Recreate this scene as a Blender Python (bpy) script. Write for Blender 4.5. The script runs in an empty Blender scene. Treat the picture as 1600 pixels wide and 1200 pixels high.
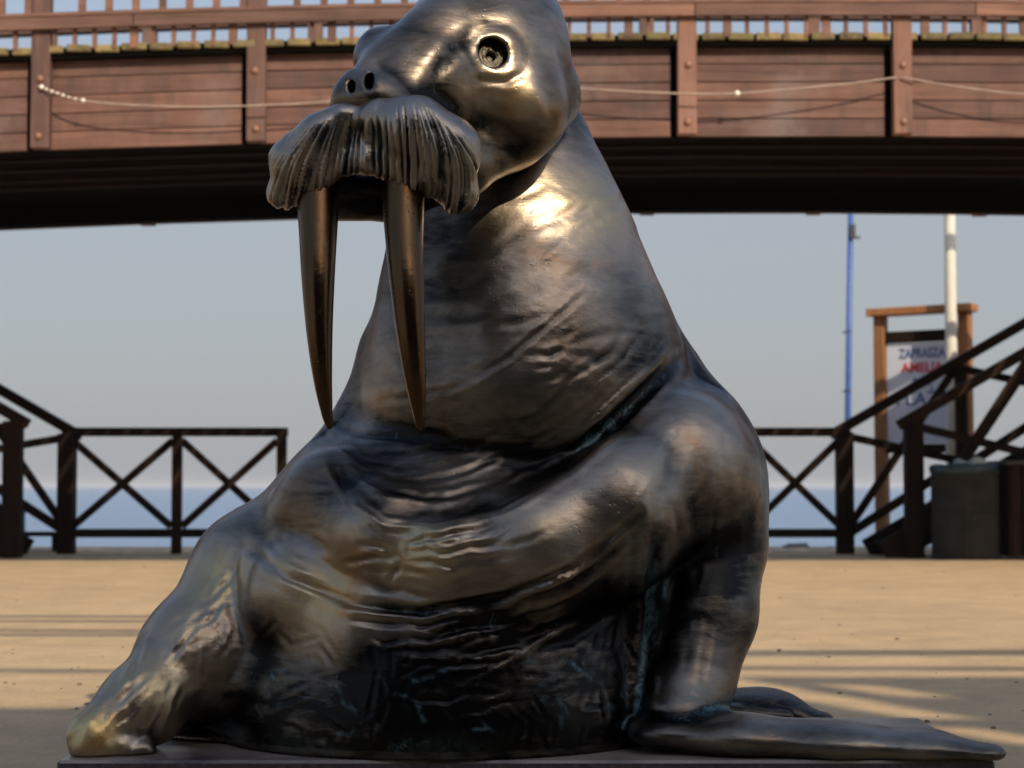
import bpy, bmesh, math, random
import numpy as np
from mathutils import Vector, Matrix, Euler

random.seed(7)
RNG = np.random.default_rng(11)
scene = bpy.context.scene
COL = scene.collection
R = math.radians

# ------------------------------------------------------------------ camera
EYE = 0.70                       # camera height above the sand
FOC = 3000.0                     # focal length in photograph pixels (1600 wide)
PITCH = math.atan(160.0 / FOC)
cam_d = bpy.data.cameras.new('camera')
cam = bpy.data.objects.new('camera', cam_d)
COL.objects.link(cam)
cam.location = (0, 0, EYE)
cam.rotation_euler = (math.pi / 2 + PITCH, 0, 0)
cam_d.sensor_width = 36.0
cam_d.lens = FOC / 1600.0 * 36.0
cam_d.clip_start = 0.1
cam_d.clip_end = 60000
cam_d.dof.use_dof = True
cam_d.dof.focus_distance = 4.35
cam_d.dof.aperture_fstop = 5.6
scene.camera = cam

# ------------------------------------------------------------------ sky, sun, exposure
SUN_DIR = Vector((0.50, -1.0, 0.80)).normalized()      # towards the sun
SUN_EL = math.asin(SUN_DIR.z)
SUN_AZ = math.atan2(SUN_DIR.x, SUN_DIR.y)              # from +Y towards +X
world = bpy.data.worlds.new('World')
scene.world = world
world.use_nodes = True
wn = world.node_tree.nodes
wl = world.node_tree.links
for n in list(wn):
    wn.remove(n)
w_out = wn.new('ShaderNodeOutputWorld')
w_bg = wn.new('ShaderNodeBackground')
w_sky = wn.new('ShaderNodeTexSky')
w_sky.sky_type = 'NISHITA'
w_sky.sun_disc = False
w_sky.sun_elevation = SUN_EL
w_sky.sun_rotation = SUN_AZ
w_sky.air_density = 1.0
w_sky.dust_density = 2.0
w_sky.ozone_density = 2.0
w_bg.inputs['Strength'].default_value = 0.15
# sea haze: the sky pales towards the horizon, alike in every direction
w_tc = wn.new('ShaderNodeTexCoord')
w_sep = wn.new('ShaderNodeSeparateXYZ')
w_ramp = wn.new('ShaderNodeValToRGB')
w_ramp.color_ramp.elements[0].position = 0.0
w_ramp.color_ramp.elements[0].color = (0.92, 0.92, 0.92, 1)
w_ramp.color_ramp.elements[1].position = 0.6
w_ramp.color_ramp.elements[1].color = (0.10, 0.10, 0.10, 1)
w_e = w_ramp.color_ramp.elements.new(0.16); w_e.color = (0.85, 0.85, 0.85, 1)
w_mix = wn.new('ShaderNodeMix'); w_mix.data_type = 'RGBA'
w_mix.inputs[7].default_value = (1.58, 1.62, 1.71, 1)
wl.new(w_tc.outputs['Generated'], w_sep.inputs[0])
wl.new(w_sep.outputs['Z'], w_ramp.inputs[0])
wl.new(w_ramp.outputs[0], w_mix.inputs[0])
wl.new(w_sky.outputs[0], w_mix.inputs[6])
wl.new(w_mix.outputs[2], w_bg.inputs[0])
wl.new(w_bg.outputs[0], w_out.inputs[0])

sun_d = bpy.data.lights.new('sun', 'SUN')
sun_d.energy = 3.0
sun_d.angle = R(0.5)
sun_d.color = (1.0, 0.84, 0.63)
sun = bpy.data.objects.new('sun', sun_d)
COL.objects.link(sun)
sun.rotation_euler = (-SUN_DIR).to_track_quat('-Z', 'Y').to_euler()

scene.view_settings.view_transform = 'Standard'
scene.view_settings.look = 'None'
scene.view_settings.exposure = 0.60
scene.view_settings.gamma = 1.0
scene.view_settings.use_curve_mapping = False
scene.cycles.max_bounces = 6
scene.cycles.use_denoising = True

# ------------------------------------------------------------------ helpers
def P(u, v, D):
    """World point at ground distance D seen at photograph pixel (u, v)."""
    a = (u - 800.0) / FOC
    b = (600.0 - v) / FOC
    y = math.cos(PITCH) - b * math.sin(PITCH)
    z = math.sin(PITCH) + b * math.cos(PITCH)
    s = D / y
    return Vector((a * s, D, EYE + z * s))

def ZV(v, D):
    return P(800, v, D).z

def XU(u, D):
    return (u - 800.0) / FOC * D * 1.0014

class MB:
    """Collects boxes, bars and tubes into one mesh."""
    def __init__(self):
        self.v, self.f = [], []
    def add(self, vs, fs):
        o = len(self.v)
        self.v += [tuple(p) for p in vs]
        self.f += [tuple(i + o for i in f) for f in fs]
        return self
    def box(self, c, s, rot=None, taper=1.0):
        hx, hy, hz = s[0] / 2, s[1] / 2, s[2] / 2
        vs = []
        for z in (-1, 1):
            t = taper if z > 0 else 1.0
            for x, y in ((-1, -1), (1, -1), (1, 1), (-1, 1)):
                p = Vector((x * hx * t, y * hy * t, z * hz))
                if rot is not None:
                    p = rot @ p
                vs.append(p + Vector(c))
        return self.add(vs, [(3, 2, 1, 0), (4, 5, 6, 7), (0, 1, 5, 4), (1, 2, 6, 5), (2, 3, 7, 6), (3, 0, 4, 7)])
    def bar(self, a, b, w, h, up=(0, 0, 1)):
        """Rectangular bar from a to b; h is measured along 'up'."""
        a, b = Vector(a), Vector(b)
        d = (b - a).normalized()
        up = Vector(up)
        s = d.cross(up)
        if s.length < 1e-5:
            s = d.cross(Vector((1, 0, 0)))
        s.normalize()
        u = s.cross(d).normalized()
        vs = []
        for p in (a, b):
            for i, j in ((-1, -1), (1, -1), (1, 1), (-1, 1)):
                vs.append(p + s * (i * w / 2) + u * (j * h / 2))
        return self.add(vs, [(0, 1, 2, 3), (7, 6, 5, 4), (1, 0, 4, 5), (2, 1, 5, 6), (3, 2, 6, 7), (0, 3, 7, 4)])
    def tube(self, pts, rads, n=8, flat=1.0, cap=True, up=None):
        pts = [Vector(p) for p in pts]
        if not hasattr(rads, '__len__'):
            rads = [rads] * len(pts)
        ref = Vector(up) if up is not None else Vector((0.13, 0.21, 1.0))
        rings = []
        for i, p in enumerate(pts):
            d = (pts[min(i + 1, len(pts) - 1)] - pts[max(i - 1, 0)]).normalized()
            s = d.cross(ref)
            if s.length < 1e-4:
                s = d.cross(Vector((1, 0, 0)))
            s.normalize()
            u = s.cross(d).normalized()
            rings.append([p + (s * math.cos(t) + u * (math.sin(t) * flat)) * rads[i]
                          for t in (2 * math.pi * k / n for k in range(n))])
        vs = [q for r in rings for q in r]
        fs = []
        for i in range(len(pts) - 1):
            for k in range(n):
                k2 = (k + 1) % n
                fs.append((i * n + k, i * n + k2, (i + 1) * n + k2, (i + 1) * n + k))
        if cap:
            fs.append(tuple(reversed(range(n))))
            fs.append(tuple((len(pts) - 1) * n + k for k in range(n)))
        return self.add(vs, fs)
    def lathe(self, prof, n=24, c=(0, 0, 0)):
        vs, fs = [], []
        for r, z in prof:
            for k in range(n):
                t = 2 * math.pi * k / n
                vs.append((c[0] + r * math.cos(t), c[1] + r * math.sin(t), c[2] + z))
        for i in range(len(prof) - 1):
            for k in range(n):
                k2 = (k + 1) % n
                fs.append((i * n + k, i * n + k2, (i + 1) * n + k2, (i + 1) * n + k))
        fs.append(tuple(reversed(range(n))))
        fs.append(tuple((len(prof) - 1) * n + k for k in range(n)))
        return self.add(vs, fs)
    def mesh(self, name, mat, smooth=False, bevel=0.0):
        me = bpy.data.meshes.new(name)
        me.from_pydata(self.v, [], self.f)
        me.update()
        if bevel:
            bm = bmesh.new()
            bm.from_mesh(me)
            bmesh.ops.bevel(bm, geom=bm.edges[:], offset=bevel, segments=1, affect='EDGES')
            bm.to_mesh(me)
            bm.free()
        if smooth:
            me.polygons.foreach_set('use_smooth', [True] * len(me.polygons))
        if mat is not None:
            me.materials.append(mat)
        return me
    def build(self, name, mat, parent=None, loc=None, smooth=False, bevel=0.0):
        return place(name, self.mesh(name, mat, smooth, bevel), parent, loc)

def place(name, me, parent=None, loc=None, rot=None):
    o = bpy.data.objects.new(name, me)
    COL.objects.link(o)
    if parent is not None:
        o.parent = parent
    if loc is not None:
        o.location = loc
    if rot is not None:
        o.rotation_euler = rot
    return o

def tag(o, label=None, cat=None, group=None, kind=None):
    if label: o['label'] = label
    if cat: o['category'] = cat
    if group: o['group'] = group
    if kind: o['kind'] = kind
    return o

def thing(name, loc=(0, 0, 0)):
    return place(name, None, None, loc)

# ------------------------------------------------------------------ materials
def new_mat(name):
    m = bpy.data.materials.new(name)
    m.use_nodes = True
    nt = m.node_tree
    b = nt.nodes['Principled BSDF']
    return m, nt.nodes, nt.links, b

def noise(N, L, scale, detail=4, rough=0.55, vec=None, dist=0.0):
    n = N.new('ShaderNodeTexNoise')
    n.inputs['Scale'].default_value = scale
    n.inputs['Detail'].default_value = detail
    n.inputs['Roughness'].default_value = rough
    n.inputs['Distortion'].default_value = dist
    if vec is not None:
        L.new(vec, n.inputs['Vector'])
    return n

def ramp(N, L, src, stops, interp='LINEAR'):
    r = N.new('ShaderNodeValToRGB')
    r.color_ramp.interpolation = interp
    e = r.color_ramp.elements
    while len(e) < len(stops):
        e.new(0.5)
    for el, (p, c) in zip(e, stops):
        el.position = p
        el.color = c if len(c) == 4 else (*c, 1)
    L.new(src, r.inputs[0])
    return r

def mixc(N, L, fac, a, b, mode='MIX'):
    m = N.new('ShaderNodeMix')
    m.data_type = 'RGBA'
    m.blend_type = mode
    for sock, val in ((m.inputs[0], fac), (m.inputs[6], a), (m.inputs[7], b)):
        if hasattr(val, 'is_linked') or hasattr(val, 'links'):
            L.new(val, sock)
        elif isinstance(val, (int, float)):
            sock.default_value = val
        else:
            sock.default_value = (*val, 1) if len(val) == 3 else val
    return m.outputs[2]

def mathn(N, L, op, a, b=None, clamp=False):
    m = N.new('ShaderNodeMath')
    m.operation = op
    m.use_clamp = clamp
    for i, val in enumerate((a, b)):
        if val is None: continue
        if hasattr(val, 'links'):
            L.new(val, m.inputs[i])
        else:
            m.inputs[i].default_value = val
    return m.outputs[0]

def bump(N, L, h, strength, dist, normal=None):
    b = N.new('ShaderNodeBump')
    b.inputs['Strength'].default_value = strength
    b.inputs['Distance'].default_value = dist
    L.new(h, b.inputs['Height'])
    if normal is not None:
        L.new(normal, b.inputs['Normal'])
    return b.outputs[0]

def coords(N, L, scale=(1, 1, 1), kind='Object', rot=(0, 0, 0)):
    t = N.new('ShaderNodeTexCoord')
    m = N.new('ShaderNodeMapping')
    m.inputs['Scale'].default_value = scale
    m.inputs['Rotation'].default_value = rot
    L.new(t.outputs[kind], m.inputs[0])
    return m.outputs[0]

def wood_mat(name, dark, light, axis='x', rough=0.75, stain=None, wet=False, spec=0.3):
    """Weathered timber: grain along one axis, tint varying from piece to piece."""
    m, N, L, b = new_mat(name)
    sc = {'x': (1.2, 22, 22), 'y': (22, 1.2, 22), 'z': (22, 22, 1.2)}[axis]
    tc = N.new('ShaderNodeTexCoord')
    oi = N.new('ShaderNodeObjectInfo')
    off = N.new('ShaderNodeVectorMath'); off.operation = 'ADD'
    geo = N.new('ShaderNodeNewGeometry')
    comb = N.new('ShaderNodeCombineXYZ')
    r100 = mathn(N, L, 'MULTIPLY', oi.outputs['Random'], 37.0)
    for i in range(3):
        L.new(r100, comb.inputs[i])
    L.new(geo.outputs['Position'], off.inputs[0]); L.new(comb.outputs[0], off.inputs[1])
    mp = N.new('ShaderNodeMapping'); mp.inputs['Scale'].default_value = sc
    L.new(off.outputs[0], mp.inputs[0])
    g = noise(N, L, 1.0, 6, 0.65, mp.outputs[0], 0.4)
    blot = noise(N, L, 2.3, 4, 0.6, off.outputs[0])
    g2 = mathn(N, L, 'ADD', mathn(N, L, 'MULTIPLY', g.outputs[0], 0.6), mathn(N, L, 'MULTIPLY', blot.outputs[0], 0.4))
    c = ramp(N, L, g2, [(0.34, dark), (0.62, light)]).outputs[0]
    tint = ramp(N, L, oi.outputs['Random'], [(0, (0.62, 0.62, 0.64)), (0.5, (0.95, 0.9, 0.86)), (1, (1.2, 1.1, 1.0))]).outputs[0]
    c = mixc(N, L, 1.0, c, tint, 'MULTIPLY')
    if stain:
        st = ramp(N, L, noise(N, L, 5.0, 5, 0.7, off.outputs[0]).outputs[0], [(0.55, (0, 0, 0)), (0.7, (1, 1, 1))]).outputs[0]
        c = mixc(N, L, st, c, stain)
    if wet:
        mp2 = N.new('ShaderNodeMapping'); mp2.inputs['Scale'].default_value = (5, 5, 0.9)
        L.new(off.outputs[0], mp2.inputs[0])
        st = ramp(N, L, noise(N, L, 1.0, 5, 0.65, mp2.outputs[0]).outputs[0], [(0.50, (0, 0, 0)), (0.72, (0.75, 0.75, 0.75))]).outputs[0]
        c = mixc(N, L, st, c, (0.055, 0.038, 0.034))
        bl_ = ramp(N, L, noise(N, L, 1.1, 5, 0.7, geo.outputs['Position']).outputs[0], [(0.52, (0, 0, 0)), (0.70, (0.55, 0.55, 0.55))]).outputs[0]
        c = mixc(N, L, bl_, c, (0.20, 0.155, 0.14))
    L.new(c, b.inputs['Base Color'])
    b.inputs['Roughness'].default_value = rough
    b.inputs['Specular IOR Level'].default_value = spec
    L.new(bump(N, L, g.outputs[0], 0.5, 0.01), b.inputs['Normal'])
    return m

def plain_mat(name, col, rough=0.6, metal=0.0, var=0.25, scale=9.0, bmp=0.004):
    m, N, L, b = new_mat(name)
    v = coords(N, L)
    n = noise(N, L, scale, 6, 0.65, v)
    lo = tuple(c * (1 - var) for c in col)
    hi = tuple(min(1, c * (1 + var)) for c in col)
    L.new(ramp(N, L, n.outputs[0], [(0.3, lo), (0.7, hi)]).outputs[0], b.inputs['Base Color'])
    b.inputs['Roughness'].default_value = rough
    b.inputs['Metallic'].default_value = metal
    if bmp:
        L.new(bump(N, L, noise(N, L, scale * 5, 5, 0.6, v).outputs[0], 0.5, bmp), b.inputs['Normal'])
    return m

M = {}
M['fascia'] = wood_mat('fascia_wood', (0.085, 0.044, 0.034), (0.190, 0.104, 0.081), 'x', 0.7, wet=True)
M['post'] = wood_mat('post_wood', (0.125, 0.066, 0.050), (0.225, 0.126, 0.096), 'z', 0.7, wet=True)
M['rail'] = wood_mat('rail_wood', (0.095, 0.05, 0.036), (0.22, 0.12, 0.088), 'x', 0.7)
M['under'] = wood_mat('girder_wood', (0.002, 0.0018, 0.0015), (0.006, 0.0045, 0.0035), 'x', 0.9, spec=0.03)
M['deck'] = wood_mat('deck_wood', (0.03, 0.026, 0.012), (0.10, 0.075, 0.035), 'y', 0.9, stain=(0.22, 0.19, 0.06))
M['deck_end'] = wood_mat('mossy_end', (0.07, 0.058, 0.025), (0.27, 0.22, 0.105), 'y', 0.95, stain=(0.15, 0.14, 0.055))
M['fence'] = wood_mat('dark_fence_wood', (0.008, 0.006, 0.005), (0.026, 0.015, 0.010), 'x', 0.75, spec=0.10)
M['fence_post'] = wood_mat('dark_fence_post_wood', (0.008, 0.006, 0.005), (0.026, 0.015, 0.010), 'z', 0.75, spec=0.10)
M['sign_wood'] = wood_mat('sign_wood', (0.20, 0.085, 0.03), (0.38, 0.19, 0.08), 'z', 0.6)
M['bolt'] = plain_mat('rusty_bolt', (0.27, 0.14, 0.085), 0.6, 0.3)
M['rope'] = plain_mat('rope_fibre', (0.34, 0.26, 0.21), 0.9)
M['bulb'] = plain_mat('bulb_white', (0.8, 0.75, 0.65), 0.3, 0, 0.05)
M['concrete'] = plain_mat('dark_concrete', (0.022, 0.020, 0.017), 0.95, 0, 0.45, 7)
M['bag'] = plain_mat('blue_bag_plastic', (0.02, 0.05, 0.065), 0.4, 0, 0.2)
M['litter'] = plain_mat('pale_litter', (0.5, 0.5, 0.42), 0.6)
M['black_plastic'] = plain_mat('black_plastic', (0.02, 0.02, 0.022), 0.5)
M['blue_paint'] = plain_mat('blue_paint', (0.04, 0.095, 0.30), 0.45, 0, 0.15)
M['white_paint'] = plain_mat('cream_paint', (0.66, 0.64, 0.56), 0.5, 0, 0.08)
M['teal'] = plain_mat('teal_paint', (0.02, 0.12, 0.14), 0.5)
M['panel'] = plain_mat('sign_panel_white', (0.62, 0.66, 0.76), 0.4, 0, 0.05)
M['ink_blue'] = plain_mat('ink_blue', (0.10, 0.15, 0.30), 0.6, 0, 0.1, bmp=0)
M['ink_red'] = plain_mat('ink_red', (0.60, 0.05, 0.06), 0.6, 0, 0.1, bmp=0)
M['rock'] = plain_mat('rock', (0.16, 0.15, 0.14), 0.9, 0, 0.4, 4)
M['shade_bldg_wall'] = wood_mat('shade_bldg_timber', (0.010, 0.009, 0.009), (0.028, 0.022, 0.018), 'x', 0.8)  # unseen building kept near-black so the belly reflects dark
M['glass'] = plain_mat('window_glass', (0.010, 0.011, 0.012), 0.25, 0, 0.1, bmp=0)

def sand_mat():
    m, N, L, b = new_mat('sand_paving')
    v = coords(N, L, kind='Object')
    big = noise(N, L, 0.35, 5, 0.6, v)
    mid = noise(N, L, 3.0, 6, 0.65, v)
    fine = noise(N, L, 55.0, 5, 0.7, v)
    c = ramp(N, L, big.outputs[0], [(0.3, (0.43, 0.30, 0.160)), (0.7, (0.52, 0.375, 0.205))]).outputs[0]
    c = mixc(N, L, 1.0, c, ramp(N, L, mid.outputs[0], [(0.25, (0.74, 0.74, 0.77)), (0.75, (1.15, 1.13, 1.10))]).outputs[0], 'MULTIPLY')
    c = mixc(N, L, 1.0, c, ramp(N, L, fine.outputs[0], [(0.3, (0.84, 0.84, 0.84)), (0.7, (1.10, 1.10, 1.10))]).outputs[0], 'MULTIPLY')
    # scattered dark grit and small leaves
    vo = N.new('ShaderNodeTexVoronoi'); vo.inputs['Scale'].default_value = 13.0
    L.new(v, vo.inputs['Vector'])
    grit = mathn(N, L, 'LESS_THAN', vo.outputs['Distance'], 0.075)
    pick = mathn(N, L, 'GREATER_THAN', noise(N, L, 1.7, 3, 0.6, v).outputs[0], 0.52)
    c = mixc(N, L, mathn(N, L, 'MULTIPLY', mathn(N, L, 'MULTIPLY', grit, pick), 0.65), c, (0.10, 0.075, 0.05))
    L.new(c, b.inputs['Base Color'])
    b.inputs['Roughness'].default_value = 0.9
    h = mathn(N, L, 'ADD', mid.outputs[0], mathn(N, L, 'MULTIPLY', fine.outputs[0], 0.25))
    L.new(bump(N, L, h, 0.55, 0.03), b.inputs['Normal'])
    return m
M['sand'] = sand_mat()

def sea_mat():
    m, N, L, b = new_mat('sea_water')
    v = coords(N, L, (0.02, 0.12, 1), 'Object')
    n1 = noise(N, L, 1.0, 6, 0.6, v)
    c = ramp(N, L, n1.outputs[0], [(0.3, (0.14, 0.21, 0.31)), (0.7, (0.18, 0.26, 0.37))]).outputs[0]
    L.new(c, b.inputs['Base Color'])
    b.inputs['Roughness'].default_value = 0.28
    b.inputs['IOR'].default_value = 1.33
    v2 = coords(N, L, (0.5, 1.4, 1), 'Object')
    n2 = noise(N, L, 1.0, 5, 0.6, v2)
    L.new(bump(N, L, n2.outputs[0], 1.0, 0.5), b.inputs['Normal'])
    return m
M['sea'] = sea_mat()

def granite_mat():
    m, N, L, b = new_mat('polished_granite')
    v = coords(N, L)
    n = noise(N, L, 60, 5, 0.75, v)
    c = ramp(N, L, n.outputs[0], [(0.35, (0.035, 0.022, 0.026)), (0.6, (0.075, 0.055, 0.062)), (0.75, (0.16, 0.13, 0.13))]).outputs[0]
    sandy = ramp(N, L, noise(N, L, 4, 5, 0.6, v).outputs[0], [(0.3, (0, 0, 0)), (0.6, (0.85, 0.85, 0.85))]).outputs[0]
    gn = N.new('ShaderNodeNewGeometry'); sp = N.new('ShaderNodeSeparateXYZ')
    L.new(gn.outputs['Normal'], sp.inputs[0])
    up = mathn(N, L, 'GREATER_THAN', sp.outputs['Z'], 0.6)               # sand trodden onto the top only
    c = mixc(N, L, mathn(N, L, 'MULTIPLY', sandy, up), c, (0.33, 0.26, 0.20))
    L.new(c, b.inputs['Base Color'])
    b.inputs['Roughness'].default_value = 0.3
    return m
M['granite'] = granite_mat()

def bronze_mat(name, base_dark, base_mid, base_gold, wear_bias=0.0, patina=1.0, rough=(0.26, 0.5), brush=True):
    """Cast bronze: dark lacquered patina, worn golden ridges, painted-in sun and sky sheen, verdigris in the hollows."""
    m, N, L, b = new_mat(name)
    v = coords(N, L)
    at = N.new('ShaderNodeAttribute'); at.attribute_name = 'cavity'      # >0 hollow, <0 ridge
    rb = N.new('ShaderNodeAttribute'); rb.attribute_name = 'painted_sheen'      # sun and sky sheen painted into the colour
    n_big = noise(N, L, 3.2, 5, 0.6, v, 0.6)
    n_mid = noise(N, L, 11.0, 6, 0.65, v, 0.5)
    vs = coords(N, L, (9, 9, 34), 'Object', (0.2, 0.75, 0.0))
    n_str = noise(N, L, 1.0, 6, 0.65, vs, 0.6)                            # brushed modelling strokes
    n_fine = noise(N, L, 70.0, 5, 0.7, v)
    wear_sheen = mathn(N, L, 'ADD', mathn(N, L, 'MULTIPLY', n_big.outputs[0], 0.40), mathn(N, L, 'MULTIPLY', n_str.outputs[0], 0.30))
    wear_sheen = mathn(N, L, 'SUBTRACT', wear_sheen, 0.33 - wear_bias)
    wear_sheen = mathn(N, L, 'SUBTRACT', wear_sheen, mathn(N, L, 'MULTIPLY', mathn(N, L, 'MAXIMUM', at.outputs['Fac'], -0.22), 0.42))
    wear_sheen = mathn(N, L, 'ADD', wear_sheen, mathn(N, L, 'MULTIPLY', rb.outputs['Fac'], 0.55))
    c = ramp(N, L, wear_sheen, [(0.0, base_dark), (0.30, base_mid), (0.60, tuple(0.55 * p + 0.45 * q for p, q in zip(base_mid, base_gold))), (0.95, base_gold)]).outputs[0]
    # warm brown patches where the lacquer has aged
    bp_ = ramp(N, L, noise(N, L, 4.5, 5, 0.6, coords(N, L, (1.0, 1.0, 0.7)), 1.0).outputs[0], [(0.54, (0, 0, 0)), (0.70, (0.6, 0.6, 0.6))]).outputs[0]
    c = mixc(N, L, bp_, c, mixc(N, L, 1.0, c, (0.92, 0.60, 0.38), 'MULTIPLY'))
    # verdigris: specks and streaks in hollows
    pn = noise(N, L, 26.0, 8, 0.75, coords(N, L, (1.2, 1.2, 0.55)), 1.2)
    pat = mathn(N, L, 'ADD', mathn(N, L, 'MULTIPLY', at.outputs['Fac'], 0.22), pn.outputs[0])
    pm = ramp(N, L, pat, [(0.63, (0, 0, 0)), (0.74, (0.85, 0.85, 0.85))]).outputs[0]
    pm = mathn(N, L, 'MULTIPLY', pm, patina * 0.6)
    dr = N.new('ShaderNodeAttribute'); dr.attribute_name = 'verdigris'
    brk = ramp(N, L, noise(N, L, 38.0, 6, 0.75, v, 0.8).outputs[0], [(0.40, (0.05, 0.05, 0.05)), (0.62, (1, 1, 1))]).outputs[0]
    pm = mathn(N, L, 'ADD', pm, mathn(N, L, 'MULTIPLY', dr.outputs['Fac'], brk), True)
    c = mixc(N, L, pm, c, (0.10, 0.19, 0.205))
    L.new(c, b.inputs['Base Color'])
    L.new(mathn(N, L, 'SUBTRACT', 0.95, mathn(N, L, 'MULTIPLY', pm, 0.9)), b.inputs['Metallic'])
    ro = mathn(N, L, 'MULTIPLY', mathn(N, L, 'ADD', n_mid.outputs[0], mathn(N, L, 'MULTIPLY', n_fine.outputs[0], 0.4)), (rough[1] - rough[0]) / 0.7)
    ro = mathn(N, L, 'ADD', ro, rough[0] - 0.12, True)
    ro = mathn(N, L, 'ADD', ro, mathn(N, L, 'MULTIPLY', pm, 0.3), True)
    ro = mathn(N, L, 'ADD', ro, mathn(N, L, 'MULTIPLY', rb.outputs['Fac'], 0.045), True)       # wider highlight where sheen is painted
    L.new(ro, b.inputs['Roughness'])
    b.inputs['Coat Weight'].default_value = 0.04
    b.inputs['Coat Roughness'].default_value = 0.25
    nm = bump(N, L, n_mid.outputs[0], 0.10, 0.010)
    if brush:
        nm = bump(N, L, n_str.outputs[0], 0.11, 0.006, nm)
    # pits and fine tool scratches of the cast surface
    pit = N.new('ShaderNodeTexVoronoi'); pit.inputs['Scale'].default_value = 46.0
    L.new(v, pit.inputs['Vector'])
    pm_ = ramp(N, L, pit.outputs['Distance'], [(0.06, (0, 0, 0)), (0.16, (1, 1, 1))]).outputs[0]
    nm = bump(N, L, pm_, 0.25, 0.0016, nm)
    scr = noise(N, L, 1.0, 5, 0.7, coords(N, L, (14, 14, 120), 'Object', (0.3, 0.5, 0.2)), 0.3)
    nm = bump(N, L, scr.outputs[0], 0.16, 0.003, nm)
    nm = bump(N, L, n_fine.outputs[0], 0.26, 0.0018, nm)
    L.new(nm, b.inputs['Normal'])
    return m

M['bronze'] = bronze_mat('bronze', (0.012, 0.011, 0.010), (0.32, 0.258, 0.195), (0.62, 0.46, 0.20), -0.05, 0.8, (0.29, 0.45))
M['tusk'] = bronze_mat('tusk_bronze', (0.09, 0.05, 0.022), (0.24, 0.13, 0.05), (0.42, 0.25, 0.10), -0.10, 0.15, (0.18, 0.36), False)
M['whisker'] = bronze_mat('moustache_bronze', (0.03, 0.025, 0.02), (0.33, 0.28, 0.225), (0.50, 0.42, 0.32), 0.0, 0.2, (0.28, 0.45), False)
M['eye'] = bronze_mat('eye_bronze', (0.05, 0.045, 0.035), (0.17, 0.15, 0.11), (0.26, 0.23, 0.17), 0.0, 0.8, (0.40, 0.60), False)

# ------------------------------------------------------------------ ground, beach, sea
def sheet(name, x0, x1, y0, y1, z, mat, nx=1, ny=1, zf=None):
    vs, fs = [], []
    for j in range(ny + 1):
        for i in range(nx + 1):
            x = x0 + (x1 - x0) * i / nx
            y = y0 + (y1 - y0) * j / ny
            vs.append((x, y, z if zf is None else zf(x, y)))
    for j in range(ny):
        for i in range(nx):
            a = j * (nx + 1) + i
            fs.append((a, a + 1, a + nx + 2, a + nx + 1))
    return MB().add(vs, fs).build(name, mat)

tag(sheet('ground', -60, 60, -40, 22.4, 0.0, M['sand']), kind='structure')
tag(sheet('beach', -60, 60, 22.4, 46, 0, M['sand'], 1, 6, lambda x, y: -0.02 - (y - 22.4) * 0.14), kind='structure')
tag(sheet('sea', -20000, 20000, 30, 40000, -1.95, M['sea']), kind='structure')

gb = MB()
for _ in range(420):
    x, y = random.uniform(-5, 5), random.choice((random.uniform(5.4, 9.5), random.uniform(5.4, 17)))
    r = random.uniform(0.0025, 0.0065) * random.choice((1, 1, 1, 1.5))
    gb.box((x, y, r * 0.3), (r * 2, r * random.uniform(1, 3), r * 0.9), Matrix.Rotation(random.uniform(0, 6.28), 3, 'Z'), 0.6)
tag(gb.build('grit', plain_mat('grit', (0.13, 0.10, 0.07), 0.9, 0, 0.5, 3, 0)), kind='stuff')

# ------------------------------------------------------------------ timber bridge
DF = 14.2            # front face of the fascia boards
DR = 18.3            # rear face
def arch(x):
    return ZV(212.5, DF) - 0.0031 * (x - 2.37) ** 2
bridge = thing('timber_bridge', (0, DF, 0))
tag(bridge, 'arched brown timber footbridge with boarded side and railing spanning the promenade behind the walrus', 'bridge')
def bl(x, y, z):                                  # world -> bridge local
    return Vector((x, y - DF, z))
BX0, BX1, PITCHP = -10.6, 10.9, 1.6
post_x = [-3.50 + PITCHP * k for k in range(-4, 10)]
m_post = MB().box((0, 0, 0.955), (0.14, 0.10, 1.91)).mesh('post', M['post'], bevel=0.006)
m_bolt = MB().lathe([(0.028, 0), (0.027, 0.008), (0.018, 0.017), (0.006, 0.02)], 10).mesh('bolt', M['bolt'], True)
for side in (0, 1):
    for x in post_x:
        y = DF - 0.052 if side == 0 else DR + 0.052
        p = place('post', m_post, bridge, bl(x, y, arch(x)))
        if side == 0:
            for zz in (0.52, 0.095):
                place('bolt', m_bolt, p, (random.uniform(-.008, .008), -0.05, zz + random.uniform(-.01, .01)), (math.pi / 2, 0, 0))
# fascia boards, five to a bay
for side in (0, 1):
    for k in range(len(post_x) - 1):
        xa, xb = post_x[k] + 0.03, post_x[k + 1] - (0.118 if side == 0 else 0.0)
        za, zb = arch(xa), arch(xb)
        for r in range(5):
            jit = random.uniform(-0.006, 0.006)
            y = (DF + 0.02 + jit) if side == 0 else (DR - 0.02 + jit)
            z = 0.0 + 0.137 * r + 0.0665
            MB().bar((xa, y - DF, za + z), (xb, y - DF, zb + z), 0.034, 0.131).build('board', M['fascia'], bridge, bevel=0.004)
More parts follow.
